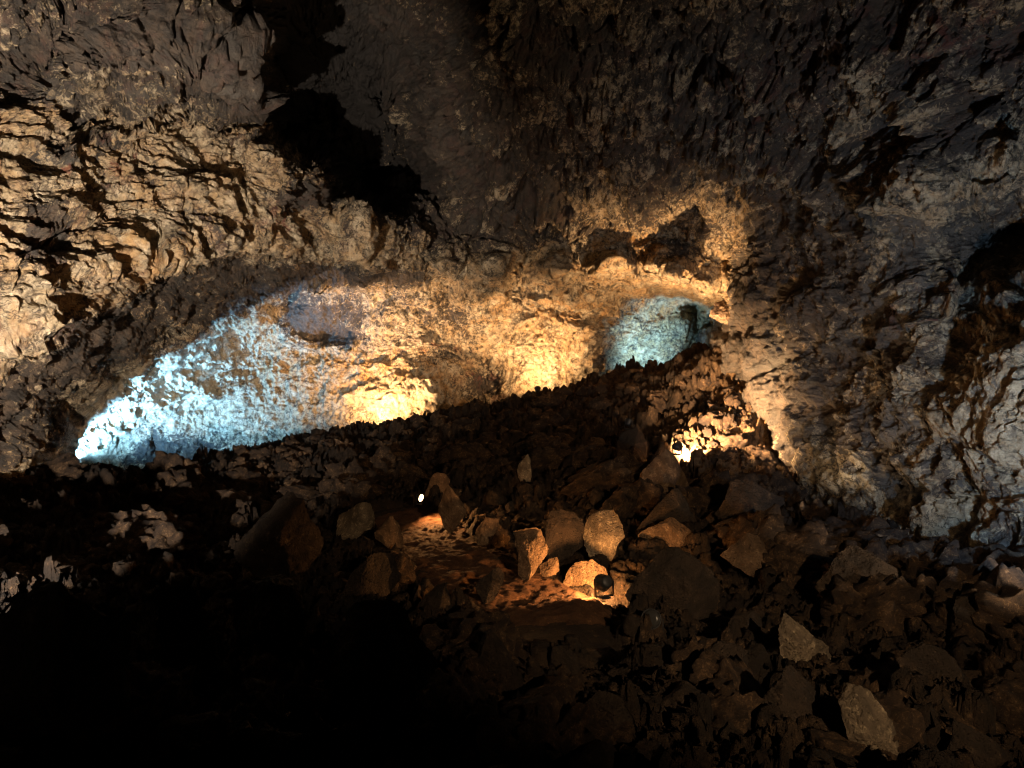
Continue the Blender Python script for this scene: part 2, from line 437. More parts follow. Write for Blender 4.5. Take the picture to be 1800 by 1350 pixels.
# zones of the rock, as weights over the shell
def blob(px, py, rx, ry): return np.exp(-(((PX - px) / rx) ** 2 + ((PY - py) / ry) ** 2))
ceil_line = np.interp(PX, [-700, 0, 110, 180, 330, 430, 560, 690, 800, 950, 1100, 1250, 1340, 1500, 1650, 1800, 2500],
                      [150, 200, 230, 190, 180, 195, 300, 420, 460, 425, 390, 350, 350, 300, 290, 270, 250])
wc = sstep(25, -25, PY - ceil_line)                              # ceiling
shelf_line = np.interp(PX, [-700, 0, 110, 205, 300, 380, 560, 720, 800], [620, 625, 600, 510, 462, 440, 452, 462, 462])
wsh = sstep(20, -10, PY - shelf_line) * sstep(800, 700, PX) * (1 - wc)     # shelf face
right_line = np.interp(PY, [-900, 350, 420, 500, 560, 600, 700, 880, 1150], [1340, 1330, 1322, 1295, 1262, 1226, 1262, 1340, 1360])
wr = sstep(-15, 15, PX - right_line) * (1 - wc)                  # right wall
gr_line = np.interp(PX, [-700, 100, 140, 200, 250, 320, 400, 470, 520, 640, 900], [900, 790, 730, 665, 640, 600, 558, 524, 502, 494, 480])
wund = (1 - wc) * (1 - wsh) * (1 - wr) * sstep(10, -10, PY - gr_line) * sstep(800, 700, PX)   # underside of the shelf
wb = np.clip(1 - wc - wsh - wr - wund, 0, 1)                     # back wall

N1 = grid_normals(grid_pts(PX, PY, DS))
# make normals face the camera side
N1 *= np.where((N1 * P1).sum(2, keepdims=True) > 0, -1, 1)
n = fp.shape[0]; p1 = P1.reshape(-1, 3)
warp = np.stack([fbm(p1, 0.5, 3, s) for s in (1, 2, 3)], 1) * 0.22
pw = p1 + warp
big = fbm(pw, 0.33, 3, 10, 0.5, True) - 0.6
med = fbm(pw, 1.0, 4, 20, 0.55)
rid = fbm(pw * np.array((1, 1, 1.8)), 0.9, 4, 30, 0.5, True)
wl0 = worley(pw * 0.5 + 9, 2); wl = worley(pw * 1.25, 3); wl2 = worley(pw * 3.1 + 3, 5); wl3 = worley((p1 + 0.10 * warp) * 7.5, 8)
stones = np.sqrt(np.clip(1 - (wl[:, 0] / 0.72) ** 2, 0, 1)) * (0.25 + wl[:, 2]) - 0.45
stones2 = np.sqrt(np.clip(1 - (wl2[:, 0] / 0.72) ** 2, 0, 1)) * (0.3 + wl2[:, 2]) - 0.5
blocks = (wl[:, 2] - 0.5) * sstep(0.02, 0.16, wl[:, 1] - wl[:, 0]) - 0.35 * (1 - sstep(0.0, 0.12, wl[:, 1] - wl[:, 0]))
blocks2 = (wl2[:, 2] - 0.5) * sstep(0.02, 0.2, wl2[:, 1] - wl2[:, 0]) + 0.5 * (0.5 - wl2[:, 0])
knob = 0.5 - wl3[:, 0]
fine = fbm(p1, 6.0, 4, 40, 0.6)
# drip fringe: vertical flutes
flute = fbm(p1 * np.array((5.5, 5.5, 1.1)), 1.0, 3, 60, 0.6)
worm = fbm(p1 + 0.3 * warp, 3.0, 3, 66, 0.6, True)
# folds that hang down and lean like cooled flows
sk = np.stack((pw[:, 0] + 0.55 * pw[:, 2], pw[:, 1], pw[:, 2] * 0.30 - 0.15 * pw[:, 0]), 1)
drape = fbm(sk, 1.5, 3, 68, 0.55, True)
# flow bands along the wall
bands = fbm(pw * np.array((0.35, 0.35, 3.0)), 1.0, 3, 70, 0.5, True)
def fl(w): return w.reshape(-1)
c_, s_, r_, u_, b_ = map(fl, (wc, wsh, wr, wund, wb))
fac0 = facets_of(wl0, 0.8, 0.03)
fac1, fac2, fac3 = facets_of(wl), facets_of(wl2), facets_of(wl3, 0.8, 0.14)
view = P0 / np.linalg.norm(P0, axis=2, keepdims=True)
facing = np.abs((N1 * view).sum(2)).reshape(-1)
att = 0.40 + 0.60 * sstep(0.08, 0.45, facing)
disp = (big * (0.50 * c_ + 0.22 * s_ + 0.22 * r_ + 0.25 * u_ + 0.18 * b_)
        + med * (0.20 * c_ + 0.10 * s_ + 0.16 * r_ + 0.18 * u_ + 0.18 * b_)
        + rid * (0.06 * c_ + 0.06 * s_ + 0.05 * r_ + 0.06 * u_ + 0.05 * b_)
        + stones * (0.24 * c_ + 0.02 * r_ + 0.16 * u_) + stones2 * (0.15 * c_ + 0.02 * r_ + 0.04 * u_ + 0.02 * b_)
        + fac0 * (0.40 * c_ + 0.30 * s_ + 0.16 * r_ + 0.20 * u_ + 0.06 * b_)
        + fac1 * (0.15 * c_ + 0.035 * s_ + 0.06 * r_ + 0.26 * u_ + 0.06 * b_)
        + fac2 * (0.10 * c_ + 0.04 * s_ + 0.035 * r_ + 0.13 * u_ + 0.060 * b_)
        + fac3 * (0.060 * c_ + 0.018 * s_ + 0.015 * r_ + 0.025 * u_ + 0.015 * b_)
        + knob * (0.030 * c_ + 0.045 * s_ + 0.03 * r_ + 0.04 * u_ + 0.060 * b_)
        + fine * (0.045 * c_ + 0.035 * s_ + 0.030 * r_ + 0.045 * u_ + 0.045 * b_)
        + flute * (0.02 * c_ + 0.02 * s_ + 0.022 * r_ + 0.04 * u_ + 0.040 * b_)
        + worm * (0.02 * c_ + 0.030 * s_ + 0.025 * r_ + 0.035 * u_ + 0.035 * b_)
        + bands * (0.02 * c_ + 0.13 * s_ + 0.03 * r_ + 0.05 * u_ + 0.04 * b_)
        + drape * (0.055 * r_ + 0.03 * b_)) * att * (1 - 0.6 * fl(blob(205, 735, 110, 95)))
P2 = (p1 + N1.reshape(-1, 3) * disp[:, None].astype(np.float32)).reshape(P1.shape)

# mineral zones, with light and shade of some spots put into the crust
wrn = wr * sstep(1440, 1640, PX)
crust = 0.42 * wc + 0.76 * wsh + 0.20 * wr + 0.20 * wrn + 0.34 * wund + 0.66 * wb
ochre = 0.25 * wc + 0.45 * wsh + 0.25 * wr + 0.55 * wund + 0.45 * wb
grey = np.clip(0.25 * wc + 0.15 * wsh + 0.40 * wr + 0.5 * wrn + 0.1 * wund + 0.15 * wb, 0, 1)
red = 0.15 * wc + 0.15 * wsh + 0.0 * wr
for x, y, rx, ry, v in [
    (190,730,75,75,.45),(280,670,60,40,.35),  # paler crust paints the white light streak of the grotto
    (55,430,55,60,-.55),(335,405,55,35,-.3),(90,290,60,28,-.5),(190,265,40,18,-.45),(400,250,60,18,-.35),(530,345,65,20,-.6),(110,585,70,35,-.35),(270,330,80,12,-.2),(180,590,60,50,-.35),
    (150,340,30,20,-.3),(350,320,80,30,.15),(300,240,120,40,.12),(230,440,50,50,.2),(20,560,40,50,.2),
    (560,560,60,35,-.5),(600,590,40,20,-.5),(520,530,30,30,-.25),(690,540,60,40,-.15),(790,550,40,20,-.25),(330,660,170,100,.26),(280,780,90,40,-.25),(690,690,90,60,.2),(940,630,60,60,.2),(760,620,50,30,-.15),(850,680,40,30,-.4),  # the grotto hollow gets its shade as missing crust
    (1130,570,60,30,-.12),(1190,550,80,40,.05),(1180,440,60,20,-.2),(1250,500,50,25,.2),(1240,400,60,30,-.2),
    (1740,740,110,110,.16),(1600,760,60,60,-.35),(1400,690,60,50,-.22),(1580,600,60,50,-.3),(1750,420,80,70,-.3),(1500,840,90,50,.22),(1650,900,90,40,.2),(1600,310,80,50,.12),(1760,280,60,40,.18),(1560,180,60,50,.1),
    (620,180,190,230,-.30),(200,60,320,100,-.24),(1310,690,55,130,-.38),(300,795,110,40,-.30),(1070,340,40,40,.2),(1090,150,50,40,.15),(840,250,60,60,-.1),(1300,150,60,60,-.15),(710,230,40,60,.2),(160,150,50,40,.3),(930,350,60,30,-.2)]:  # shade of recess, left ceiling, scree wall and grotto hollow as missing crust
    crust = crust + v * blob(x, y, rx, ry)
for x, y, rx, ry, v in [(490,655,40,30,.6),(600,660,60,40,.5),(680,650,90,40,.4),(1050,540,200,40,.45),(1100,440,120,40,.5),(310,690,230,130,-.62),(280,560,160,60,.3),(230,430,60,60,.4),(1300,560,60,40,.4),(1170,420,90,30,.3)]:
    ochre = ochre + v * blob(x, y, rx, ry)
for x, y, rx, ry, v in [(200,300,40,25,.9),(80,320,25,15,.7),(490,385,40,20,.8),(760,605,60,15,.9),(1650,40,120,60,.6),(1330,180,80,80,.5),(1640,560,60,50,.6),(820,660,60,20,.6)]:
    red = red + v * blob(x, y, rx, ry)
crust = crust + (c_ * (0.22 * stones + 0.16 * stones2) + s_ * (0.10 * fac1 + 0.10 * fac2) + r_ * (0.12 * fac1 + 0.25 * drape - 0.1) + u_ * 0.15 * fac1 + b_ * (0.06 * fac1 + 0.08 * med)).reshape(crust.shape)
painted_shade = np.clip(0.95 * blob(585, 140, 120, 190) + 0.75 * blob(690, 330, 70, 90) + 0.35 * wc, 0, 1)  # shade of the ceiling recess painted in, the whole ceiling darkened a little
shell_attr = dict(painted_shade=painted_shade.reshape(-1), crust=np.clip(crust, 0.02, 1).reshape(-1), ochre=np.clip(ochre, 0, 1).reshape(-1), red=np.clip(red, 0, 1).reshape(-1), grey=grey.reshape(-1))

nr, nc = PX.shape
AF = grid_faces(nr, nc)
fc_c, fc_s, fc_r = (fl(w)[AF[:, 0]] for w in (wc, wsh + wund, wr))
which = np.where(fc_c > 0.5, 0, np.where(fc_s > 0.5, 1, np.where(fc_r > 0.5, 2, 3)))
V2 = P2.reshape(-1, 3)
for k, (nm, lab, cat) in enumerate([
    ('cave_ceiling', 'dark rough lava ceiling with embedded stones above the whole cave', 'ceiling'),
    ('rock_shelf', 'big cream and grey crusted rock shelf bulging from the left side above the grotto', 'rock shelf'),
    ('cave_wall', 'grey brown flowing cave wall of the right side with pale blue lit patches', 'cave wall'),
    ('cave_wall', 'cream crusted back wall of the cave lit blue on the left and gold in the middle', 'cave wall')]):
    ff = AF[which == k]
    idx, inv = np.unique(ff, return_inverse=True)
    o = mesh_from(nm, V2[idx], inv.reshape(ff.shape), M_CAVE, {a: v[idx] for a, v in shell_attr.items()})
    tag(o, lab, cat, kind='structure')

# the cave behind the visitor, closing the room
rim = np.concatenate((P2[::-1, 0][::6], P2[0, ::6], P2[:, -1][::6]))
rings = [rim]
for yb, sc in ((2.0, 1.05), (-3.0, 1.0), (-7.0, 0.85), (-10.0, 0.5), (-11.0, 0.02)):
    q = rim * np.array((sc, 0, sc)); q[:, 1] = yb
    q += np.stack([fbm(q, 0.4, 3, s) for s in (5, 6, 7)], 1) * 0.5
    rings.append(q)
RG = np.stack(rings)
o = mesh_from('cave_wall', RG.reshape(-1, 3), grid_faces(*RG.shape[:2]), M_CAVE,
              dict(crust=np.full(RG.shape[0] * RG.shape[1], .35), ochre=np.full(RG.shape[0] * RG.shape[1], .3), red=np.zeros(RG.shape[0] * RG.shape[1]), grey=np.full(RG.shape[0] * RG.shape[1], .4), painted_shade=np.zeros(RG.shape[0] * RG.shape[1])))
tag(o, 'rough lava cave wall closing the chamber behind the viewer', 'cave wall', kind='structure')

# ------------------------------------------------------------------ the floor
FL = [  # photo x, photo y, distance of the rubble surface
 (0,850,15.2),(-150,870,13.5),(60,842,16.6),(130,842,18.6),(190,852,19.6),(250,850,20.6),(330,832,21.4),(420,802,22.4),(550,772,23.2),(650,757,23.6),(760,738,24.0),(860,714,24.6),(960,702,24.8),(1050,680,25.0),(1110,666,25.4),
 (1160,668,26.0),(1215,640,24.4),(1262,640,20.6),(1305,690,18.4),(1345,775,17.2),(1385,850,16.0),(1400,890,15.2),(1550,950,12.6),(1680,1000,10.6),(1800,1040,9.2),(2000,1100,7.4),
 (0,930,11.6),(120,930,13.2),(260,920,15.0),(400,890,16.6),(560,850,17.6),(700,820,18.6),(820,790,19.6),(950,760,20.4),(1080,740,20.6),(1180,740,20.4),(1240,720,19.6),(1260,800,17.0),(1340,860,15.7),
 (0,1010,9.0),(200,1010,10.2),(400,980,11.6),(600,950,12.4),(720,892,14.0),(860,880,14.6),(1000,870,14.8),(1130,870,14.2),(1230,880,13.8),(1320,940,12.0),(1450,980,10.8),(1600,1040,9.2),
 (0,1150,6.6),(200,1150,7.0),(400,1120,7.8),(600,1100,8.3),(720,985,10.6),(850,1000,10.2),(950,1050,9.0),(1050,1050,9.0),(1150,1060,8.9),(1300,1100,8.2),(1450,1160,7.3),(1600,1160,7.2),(1800,1180,6.6),
 (0,1350,4.6),(300,1350,4.7),(600,1350,4.7),(900,1350,4.6),(1200,1350,4.7),(1500,1350,4.9),(1800,1350,4.9),(900,1180,6.5),(1100,1180,6.6),
]
fpts = [at(*p) for p in FL]
xyz = [(p[0], p[1], p[2]) for p in fpts]
# behind the crest the rubble falls towards the foot of the wall, and the lamps stand there
for px, py, Y in [(60,905,19.5),(130,905,21.0),(200,900,22.2),(330,872,24.5),(450,845,26.0),(600,812,25.6),(720,790,25.2),(850,765,26.6),(960,742,26.0),(1060,720,26.2),(1120,700,27.2),(1160,700,29.0)]:
    p = at(px, py, Y); xyz.append(tuple(p))
xyz += [(-14, 32, -5), (0, 34, -3.5), (12, 34, -2.5), (16, 14, -2), (18, 24, 0), (-16, 14, -2), (-12, 6, -2.3), (12, 5, -2.4), (0, 0, -2.5), (-6, -6, -2.5), (6, -6, -2.5)]
floor_field = Field([(a / 10, b / 10) for a, b, c in xyz], [c for a, b, c in xyz], c=0.06)
def floor_z(x, y):
    x = np.atleast_1d(x); y = np.atleast_1d(y)
    return floor_field(np.stack((x / 10, y / 10), 1))

PATH = [at(965, 1120, 7.7)[:2], at(960, 1060, 8.8)[:2], at(880, 1020, 9.8)[:2], at(790, 965, 11.2)[:2], at(730, 915, 12.9)[:2], at(690, 885, 14.0)[:2]]
def path_dist(x, y):
    best = np.full(x.shape, 1e9)
    for a, b in zip(PATH[:-1], PATH[1:]):
        d = b - a; t = np.clip(((x - a[0]) * d[0] + (y - a[1]) * d[1]) / (d @ d), 0, 1)
        best = np.minimum(best, np.hypot(x - a[0] - t * d[0], y - a[1] - t * d[1]))
    return best

fu = spaced(-700, 2500, -120, 1920, 2.1, 40)
fY = np.exp(np.linspace(math.log(3.2), math.log(34), 640))
U, YY = np.meshgrid(fu, fY)
X = (U - 900) / F * YY
Z0 = floor_z(X.ravel(), YY.ravel()).reshape(X.shape)
onpath = sstep(0.95, 0.55, path_dist(X, YY))
q = np.stack((X.ravel(), YY.ravel(), Z0.ravel()), 1)
qw = q + np.stack([fbm(q, 1.2, 3, s) for s in (91, 92, 93)], 1) * 0.25
a1 = worley(qw * 1.5, 21); a2 = worley(qw * 3.6, 22); a3 = worley(qw * 8.5, 23)
def lump(w): return np.sqrt(np.clip(1 - (w[:, 0] / 0.75) ** 2, 0, 1)) * (0.4 + w[:, 2])
big_mask = sstep(-0.1, 0.5, fbm(q, 0.45, 3, 28))
scree = np.exp(-((U - 1300) / 90) ** 2 - (((YY - 18.2) / 2.6) ** 2)).ravel()
big_mask = big_mask * (1 - scree) - 0.3 * scree
hgt = (0.34 * facets_of(a1, 0.9, 0.14) * (0.5 + big_mask) + 0.13 * facets_of(a2, 0.9, 0.16) + 0.06 * lump(a2) + 0.05 * facets_of(a3, 0.9, 0.2) + 0.03 * lump(a3)
       + 0.22 * fbm(q, 0.55, 3, 25) + 0.06 * fbm(qw, 6, 4, 26, 0.65) + 0.055 * fbm(q, 11, 4, 29, 0.75, True) - 0.08)
centre = np.exp(-((U - 1060) / 270) ** 4 - ((YY - 11.3) / 3.2) ** 4)
hgt = (hgt.reshape(X.shape) * (1 - 0.6 * centre) - 0.10 * centre) * (1 - onpath) - 0.10 * onpath
FP = np.stack((X, YY, Z0 + hgt), -1)
FN = grid_normals(FP); FN *= np.where(FN[..., 2:] < 0, -1, 1)
side = (fbm(qw, 3.0, 3, 27, 0.6).reshape(X.shape) * 0.12 * (1 - onpath))[..., None]
FP = FP + FN * side
o = mesh_from('cave_floor', FP.reshape(-1, 3), grid_faces(*X.shape), M_CLINK_SHADE, dict(scree=scree))
tag(o, 'dark brown clinker ground of the cave rising towards the back wall', 'cave floor', kind='structure')
bx, by = np.meshgrid(np.linspace(-14, 14, 60), np.linspace(-11, 3.4, 40))
bz = floor_z(bx.ravel(), by.ravel()).reshape(bx.shape) - 0.45
bq = np.stack((bx, by, bz + 0.15 * fbm(np.stack((bx.ravel(), by.ravel(), bz.ravel()), 1), 1.0, 3, 4).reshape(bx.shape)), -1)
o = mesh_from('cave_floor', bq.reshape(-1, 3), grid_faces(*bx.shape), M_CLINK_SHADE)
tag(o, 'dark clinker ground under and behind the viewing point', 'cave floor', kind='structure')

# trodden soil path
ps = []
for a, b in zip(PATH[:-1], PATH[1:]):
    for t in np.linspace(0, 1, 60, endpoint=False): ps.append(a + (b - a) * t)
ps = np.array(ps + [PATH[-1]])
for _ in range(40): ps[1:-1] = (ps[:-2] + ps[1:-1] * 2 + ps[2:]) / 4
tg = np.gradient(ps, axis=0); tg /= np.linalg.norm(tg, axis=1, keepdims=True); nm2 = np.stack((-tg[:, 1], tg[:, 0]), 1)
ww = np.linspace(-0.8, 0.8, 60)
PX2 = ps[:, None] + nm2[:, None] * ww[None, :, None]
pz = floor_z(PX2[..., 0].ravel(), PX2[..., 1].ravel())
pq = np.stack((PX2[..., 0].ravel(), PX2[..., 1].ravel(), pz), 1)
pz = pz - 0.055 + 0.05 * fbm(pq, 1.5, 3, 33) + 0.035 * fbm(pq, 7, 4, 34, 0.6) - 0.10 * (np.abs(np.tile(ww, len(ps))) / 0.8) ** 6
pz = pz - 0.40 * (1 - sstep(0, 45, np.repeat(np.arange(len(ps)), len(ww))))
pq[:, 2] = pz
o = mesh_from('path', pq, grid_faces(len(ps), len(ww)), M_SOIL)
tag(o, 'narrow trodden path of reddish soil winding between the boulders', 'path', kind='structure')

def floor_hit(px, py):
    """where the line of sight through a photo pixel meets the rubble"""
    Y = np.linspace(3.3, 30, 900)
    x = (px - 900) / F * Y; z = (675 - py) / F * Y
    f = floor_z(x, Y) - z
    k = np.argmax(f > 0) if (f > 0).any() else len(Y) - 1
    return float(Y[k])

# ------------------------------------------------------------------ boulders
_ico = {}
def ico(n):
    if n not in _ico:
        import bmesh
        bm = bmesh.new(); bmesh.ops.create_icosphere(bm, subdivisions=n, radius=1.0)
        bm.verts.ensure_lookup_table()
        _ico[n] = (np.array([v.co[:] for v in bm.verts], np.float32), np.array([[v.index for v in f.verts] for f in bm.faces], np.int32))
        bm.free()
    return _ico[n]

def outline_radius(poly, cx, cy):
    ang = np.linspace(-math.pi, math.pi, 361); out = np.zeros(361)
    P = np.array(poly, float) - (cx, cy); P[:, 1] *= -1
    for i, a in enumerate(ang):
        d = np.array((math.cos(a), math.sin(a))); best = 0
        for k in range(len(P)):
            p, r = P[k], P[(k + 1) % len(P)] - P[k]
            den = d[0] * r[1] - d[1] * r[0]
            if abs(den) < 1e-9: continue
            t = (p[0] * r[1] - p[1] * r[0]) / den; s = (p[0] * d[1] - p[1] * d[0]) / den
            if t > 0 and -1e-6 <= s <= 1 + 1e-6: best = max(best, t)
        out[i] = best
    return ang, np.maximum(out, 2)

def boulder(poly, label, mat=None, Y=None, thick=0.8, seed=0, rough=0.045, facets=6, name='boulder', craggy=False, sub=6, bury=0.12):
    P = np.array(poly, float); cx, cy = P.mean(0)
    bot = P[:, 1].max(); size = max(np.ptp(P[:, 0]), np.ptp(P[:, 1]))
    if Y is None: Y = floor_hit(cx, min(bot, 1345)) + 0.05
    s = Y / F
    ang, R = outline_radius(poly, cx, cy)
    d, fc = ico(sub)
    phi = np.arctan2(d[:, 2], d[:, 0]); rr = np.interp(phi, ang, R) * s
    rho = np.hypot(d[:, 0], d[:, 2]); p = 4.0
    nrm = (rho ** p + np.abs(d[:, 1]) ** p) ** (1 / p)
    a, b = rho / nrm, d[:, 1] / nrm
    Rm = R.mean() * s; T = Rm * thick
    q = np.stack((rr * a * np.cos(phi), T * b, rr * a * np.sin(phi)), 1)
    r = np.random.default_rng(seed + 100)
    for k in range(facets):
        n = np.array((r.uniform(-1.2, 1.2), -1.0 if k % 4 else 0.6, r.uniform(-0.7, 1.3))); n /= np.linalg.norm(n)
        nn = n / np.array((Rm, T, Rm)); nn /= np.linalg.norm(nn)
        m = q @ nn; lim = np.abs(m).max() * r.uniform(0.38, 0.68)
        q = q - nn[None] * (np.clip(m - lim, 0, None) * 0.99)[:, None]
    off = r.uniform(-50, 50, 3)
    w = (q + off) / Rm
    if craggy:
        wv = worley(w * 2.2, seed); wv2 = worley(w * 5.5, seed + 1)
        h = 0.13 * facets_of(wv, 0.9, 0.1) + 0.07 * facets_of(wv2, 0.9, 0.15) + 0.10 * fbm(w, 3.0, 4, seed, 0.6) + 0.05 * fbm(w, 13.0, 3, seed + 2, 0.7, True)
    else:
        wv = worley(w * 1.3, seed)
        h = rough * 1.3 * fbm(w, 1.4, 3, seed, 0.55) + rough * 0.7 * fbm(w, 6.0, 4, seed + 9, 0.65) + rough * 1.3 * facets_of(wv, 0.8, 0.05) + rough * 0.5 * facets_of(worley(w * 3.5, seed + 5), 0.9, 0.1)
    dn = q / (np.linalg.norm(q, axis=1, keepdims=True) + 1e-6)
    q = q + dn * (h * Rm)[:, None]
    c = at(cx, cy, Y + T * 0.35)
    o = mesh_from(name, q * (1 + 0.35 * T / Y), fc, mat or M_BOULD)
    o.location = c
    return tag(o, label, 'boulder' if name == 'boulder' else 'rock')

G1 = 'boulders along the rubble slope'
B = [
 ([(770,822),(782,826),(796,838),(778,872),(748,884),(745,872),(758,840)], 'leaning brown slab directly right of the small lit lamp', M_BOULD, .5, 1),
 ([(803,839),(821,865),(819,902),(794,942),(778,934),(766,890),(778,861)], 'tall pointed brown boulder behind the leaning slab by the small lamp', M_BOULD, .7, 2),
 ([(851,898),(884,896),(872,934),(855,958),(823,965),(831,934)], 'small diamond shaped brown boulder right of the tall pointed boulder', M_BOULD, .6, 3),
 ([(917,908),(970,892),(974,934),(961,975),(941,1000),(925,1022),(909,1014),(912,975),(900,930)], 'large flat faced brown boulder left of the dark angular one above the path', M_BOULD, .7, 4),
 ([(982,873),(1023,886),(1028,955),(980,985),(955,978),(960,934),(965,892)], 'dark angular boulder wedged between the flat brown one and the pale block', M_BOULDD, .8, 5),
 ([(1035,906),(1063,898),(1100,902),(1100,951),(1088,979),(1055,991),(1027,987),(1025,934)], 'pale grey upright block standing above the glowing lamp by the path', M_BOULDG, .8, 6),
 ([(941,1000),(962,985),(1002,971),(998,996),(974,1010),(941,1014)], 'low wedge of rock at the foot of the dark angular boulder', M_BOULD, .8, 7),
 ([(1112,957),(1129,934),(1169,918),(1202,892),(1226,918),(1239,943),(1218,962),(1161,962)], 'peaked brown boulder right of the pale upright block', M_BOULD, .8, 8),
 ([(1271,947),(1300,920),(1324,926),(1345,951),(1361,992),(1345,1016),(1320,1014),(1287,992),(1267,975)], 'rounded reddish brown boulder below the lit scree on the right', M_BOULD, .8, 9),
 ([(1100,971),(1153,959),(1194,963),(1234,992),(1279,1020),(1304,1049),(1304,1080),(1222,1092),(1150,1075),(1110,1060),(1090,1028)], 'broad dark brown boulder right of the glowing path lamp', M_BOULDD, .7, 10),
 ([(1349,1085),(1389,1056),(1402,1081),(1442,1110),(1481,1142),(1471,1167),(1459,1191),(1414,1180),(1361,1175),(1345,1171),(1324,1126)], 'brown boulder with a sharp peak in the lower right', M_BOULDG, .7, 11),
 ([(1312,1199),(1361,1167),(1418,1152),(1442,1191),(1452,1240),(1442,1293),(1410,1300),(1369,1297),(1328,1252),(1304,1220)], 'smooth dark rounded boulder in front of the sharp peaked one', M_BOULDD, .8, 12),
 ([(1475,1236),(1507,1199),(1530,1193),(1536,1228),(1569,1277),(1581,1350),(1560,1400),(1510,1400),(1479,1309)], 'tall grey and tan upright slab at the bottom edge in the lower right', M_BOULDG, .8, 13),
 ([(1251,1093),(1328,1077),(1353,1085),(1328,1122),(1283,1130)], 'low flat stone behind the sharp peaked boulder', M_BOULDD, .8, 14),
 ([(1206,1179),(1263,1134),(1328,1138),(1353,1167),(1296,1203),(1222,1208)], 'low dim brown boulder left of the smooth dark rounded one', M_BOULDD, .8, 15),
 ([(1593,1126),(1650,1138),(1711,1154),(1725,1179),(1711,1248),(1687,1255),(1600,1240),(1565,1180)], 'large dark flat topped block at the lower right with a reddish edge', M_BOULDD, .8, 16),
 ([(1617,1236),(1711,1281),(1800,1326),(1830,1400),(1711,1400),(1620,1310)], 'dark reddish sloping slab in the bottom right corner', M_BOULDD, .7, 17),
 ([(1544,934),(1605,955),(1683,1000),(1650,1012),(1589,1004)], 'long wedge of rock lying at the foot of the right wall', M_BOULD, .9, 18),
 ([(1459,959),(1491,955),(1540,980),(1600,1010),(1580,1070),(1492,1088),(1440,1040)], 'big dark block with pale edges below the right wall', M_BOULDD, .8, 19),
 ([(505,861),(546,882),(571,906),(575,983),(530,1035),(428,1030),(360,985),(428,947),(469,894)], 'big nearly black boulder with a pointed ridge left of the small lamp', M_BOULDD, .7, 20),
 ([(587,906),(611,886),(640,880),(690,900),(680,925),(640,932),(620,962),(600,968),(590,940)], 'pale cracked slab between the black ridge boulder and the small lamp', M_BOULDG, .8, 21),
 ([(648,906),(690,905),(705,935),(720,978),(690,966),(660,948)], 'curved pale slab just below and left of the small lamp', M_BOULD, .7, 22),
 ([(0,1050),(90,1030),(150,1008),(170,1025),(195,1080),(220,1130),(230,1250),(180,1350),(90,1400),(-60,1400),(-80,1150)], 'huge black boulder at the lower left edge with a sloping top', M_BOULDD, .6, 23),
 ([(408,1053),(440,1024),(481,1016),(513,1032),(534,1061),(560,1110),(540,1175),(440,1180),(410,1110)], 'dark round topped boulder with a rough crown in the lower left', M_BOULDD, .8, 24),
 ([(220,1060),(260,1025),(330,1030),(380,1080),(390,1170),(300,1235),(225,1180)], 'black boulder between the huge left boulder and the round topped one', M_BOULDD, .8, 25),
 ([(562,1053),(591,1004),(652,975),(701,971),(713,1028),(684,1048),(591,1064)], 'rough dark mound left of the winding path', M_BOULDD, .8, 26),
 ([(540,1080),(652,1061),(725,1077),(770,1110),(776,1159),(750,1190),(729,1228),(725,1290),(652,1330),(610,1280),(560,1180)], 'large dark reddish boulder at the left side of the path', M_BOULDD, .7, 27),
 ([(729,1318),(758,1285),(782,1322),(774,1356),(740,1366)], 'small rounded brown stone at the bottom edge beside the path', M_BOULD, .8, 28),
 ([(774,1197),(790,1169),(805,1165),(795,1189)], 'small reddish shard lying alone near the dark path', M_BOULD, .6, 29),
 ([(976,1042),(990,1012),(1012,993),(1040,984),(1070,990),(1084,1010),(1080,1048),(1050,1056),(1000,1054)], 'orange lit hollow rock just behind the glowing path lamp', M_BOULD, .5, 30, 9.75),
 ([(914,788),(932,792),(934,830),(932,866),(924,872),(912,839),(906,812)], 'thin pale upright slab in the middle of the rubble slope', M_BOULDG, .6, 31),
 ([(1044,823),(1068,814),(1083,827),(1068,849),(1044,857)], 'small tan block above the pale upright block', M_BOULD, .8, 33),
 ([(1095,757),(1122,753),(1145,780),(1138,814),(1091,825),(1072,800)], 'dark boulder at the top of the slope left of the bright scree', M_BOULDD, .8, 34),
 ([(1130,800),(1161,782),(1184,792),(1197,820),(1220,862),(1160,872),(1125,845)], 'brown boulder hiding the lamp at the left edge of the bright scree', M_BOULD, .8, 35),
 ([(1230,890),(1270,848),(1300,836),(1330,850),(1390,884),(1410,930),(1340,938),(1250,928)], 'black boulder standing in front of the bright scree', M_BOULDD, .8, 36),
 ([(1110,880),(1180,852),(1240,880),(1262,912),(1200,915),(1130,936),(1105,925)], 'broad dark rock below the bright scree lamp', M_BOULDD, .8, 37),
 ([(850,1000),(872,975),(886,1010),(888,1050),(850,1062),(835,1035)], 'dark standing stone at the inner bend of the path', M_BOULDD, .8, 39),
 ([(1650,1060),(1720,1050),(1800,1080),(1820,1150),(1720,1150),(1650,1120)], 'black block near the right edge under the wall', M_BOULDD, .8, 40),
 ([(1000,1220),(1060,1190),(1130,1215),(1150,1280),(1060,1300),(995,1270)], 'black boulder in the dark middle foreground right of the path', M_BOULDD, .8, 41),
]
for poly, lab, mat, th, sd, *yy in B:
    boulder(poly, lab, mat, yy[0] if yy else None, th, sd, facets=15, sub=6 if max(np.ptp(np.array(poly), 0)) > 110 else 5)
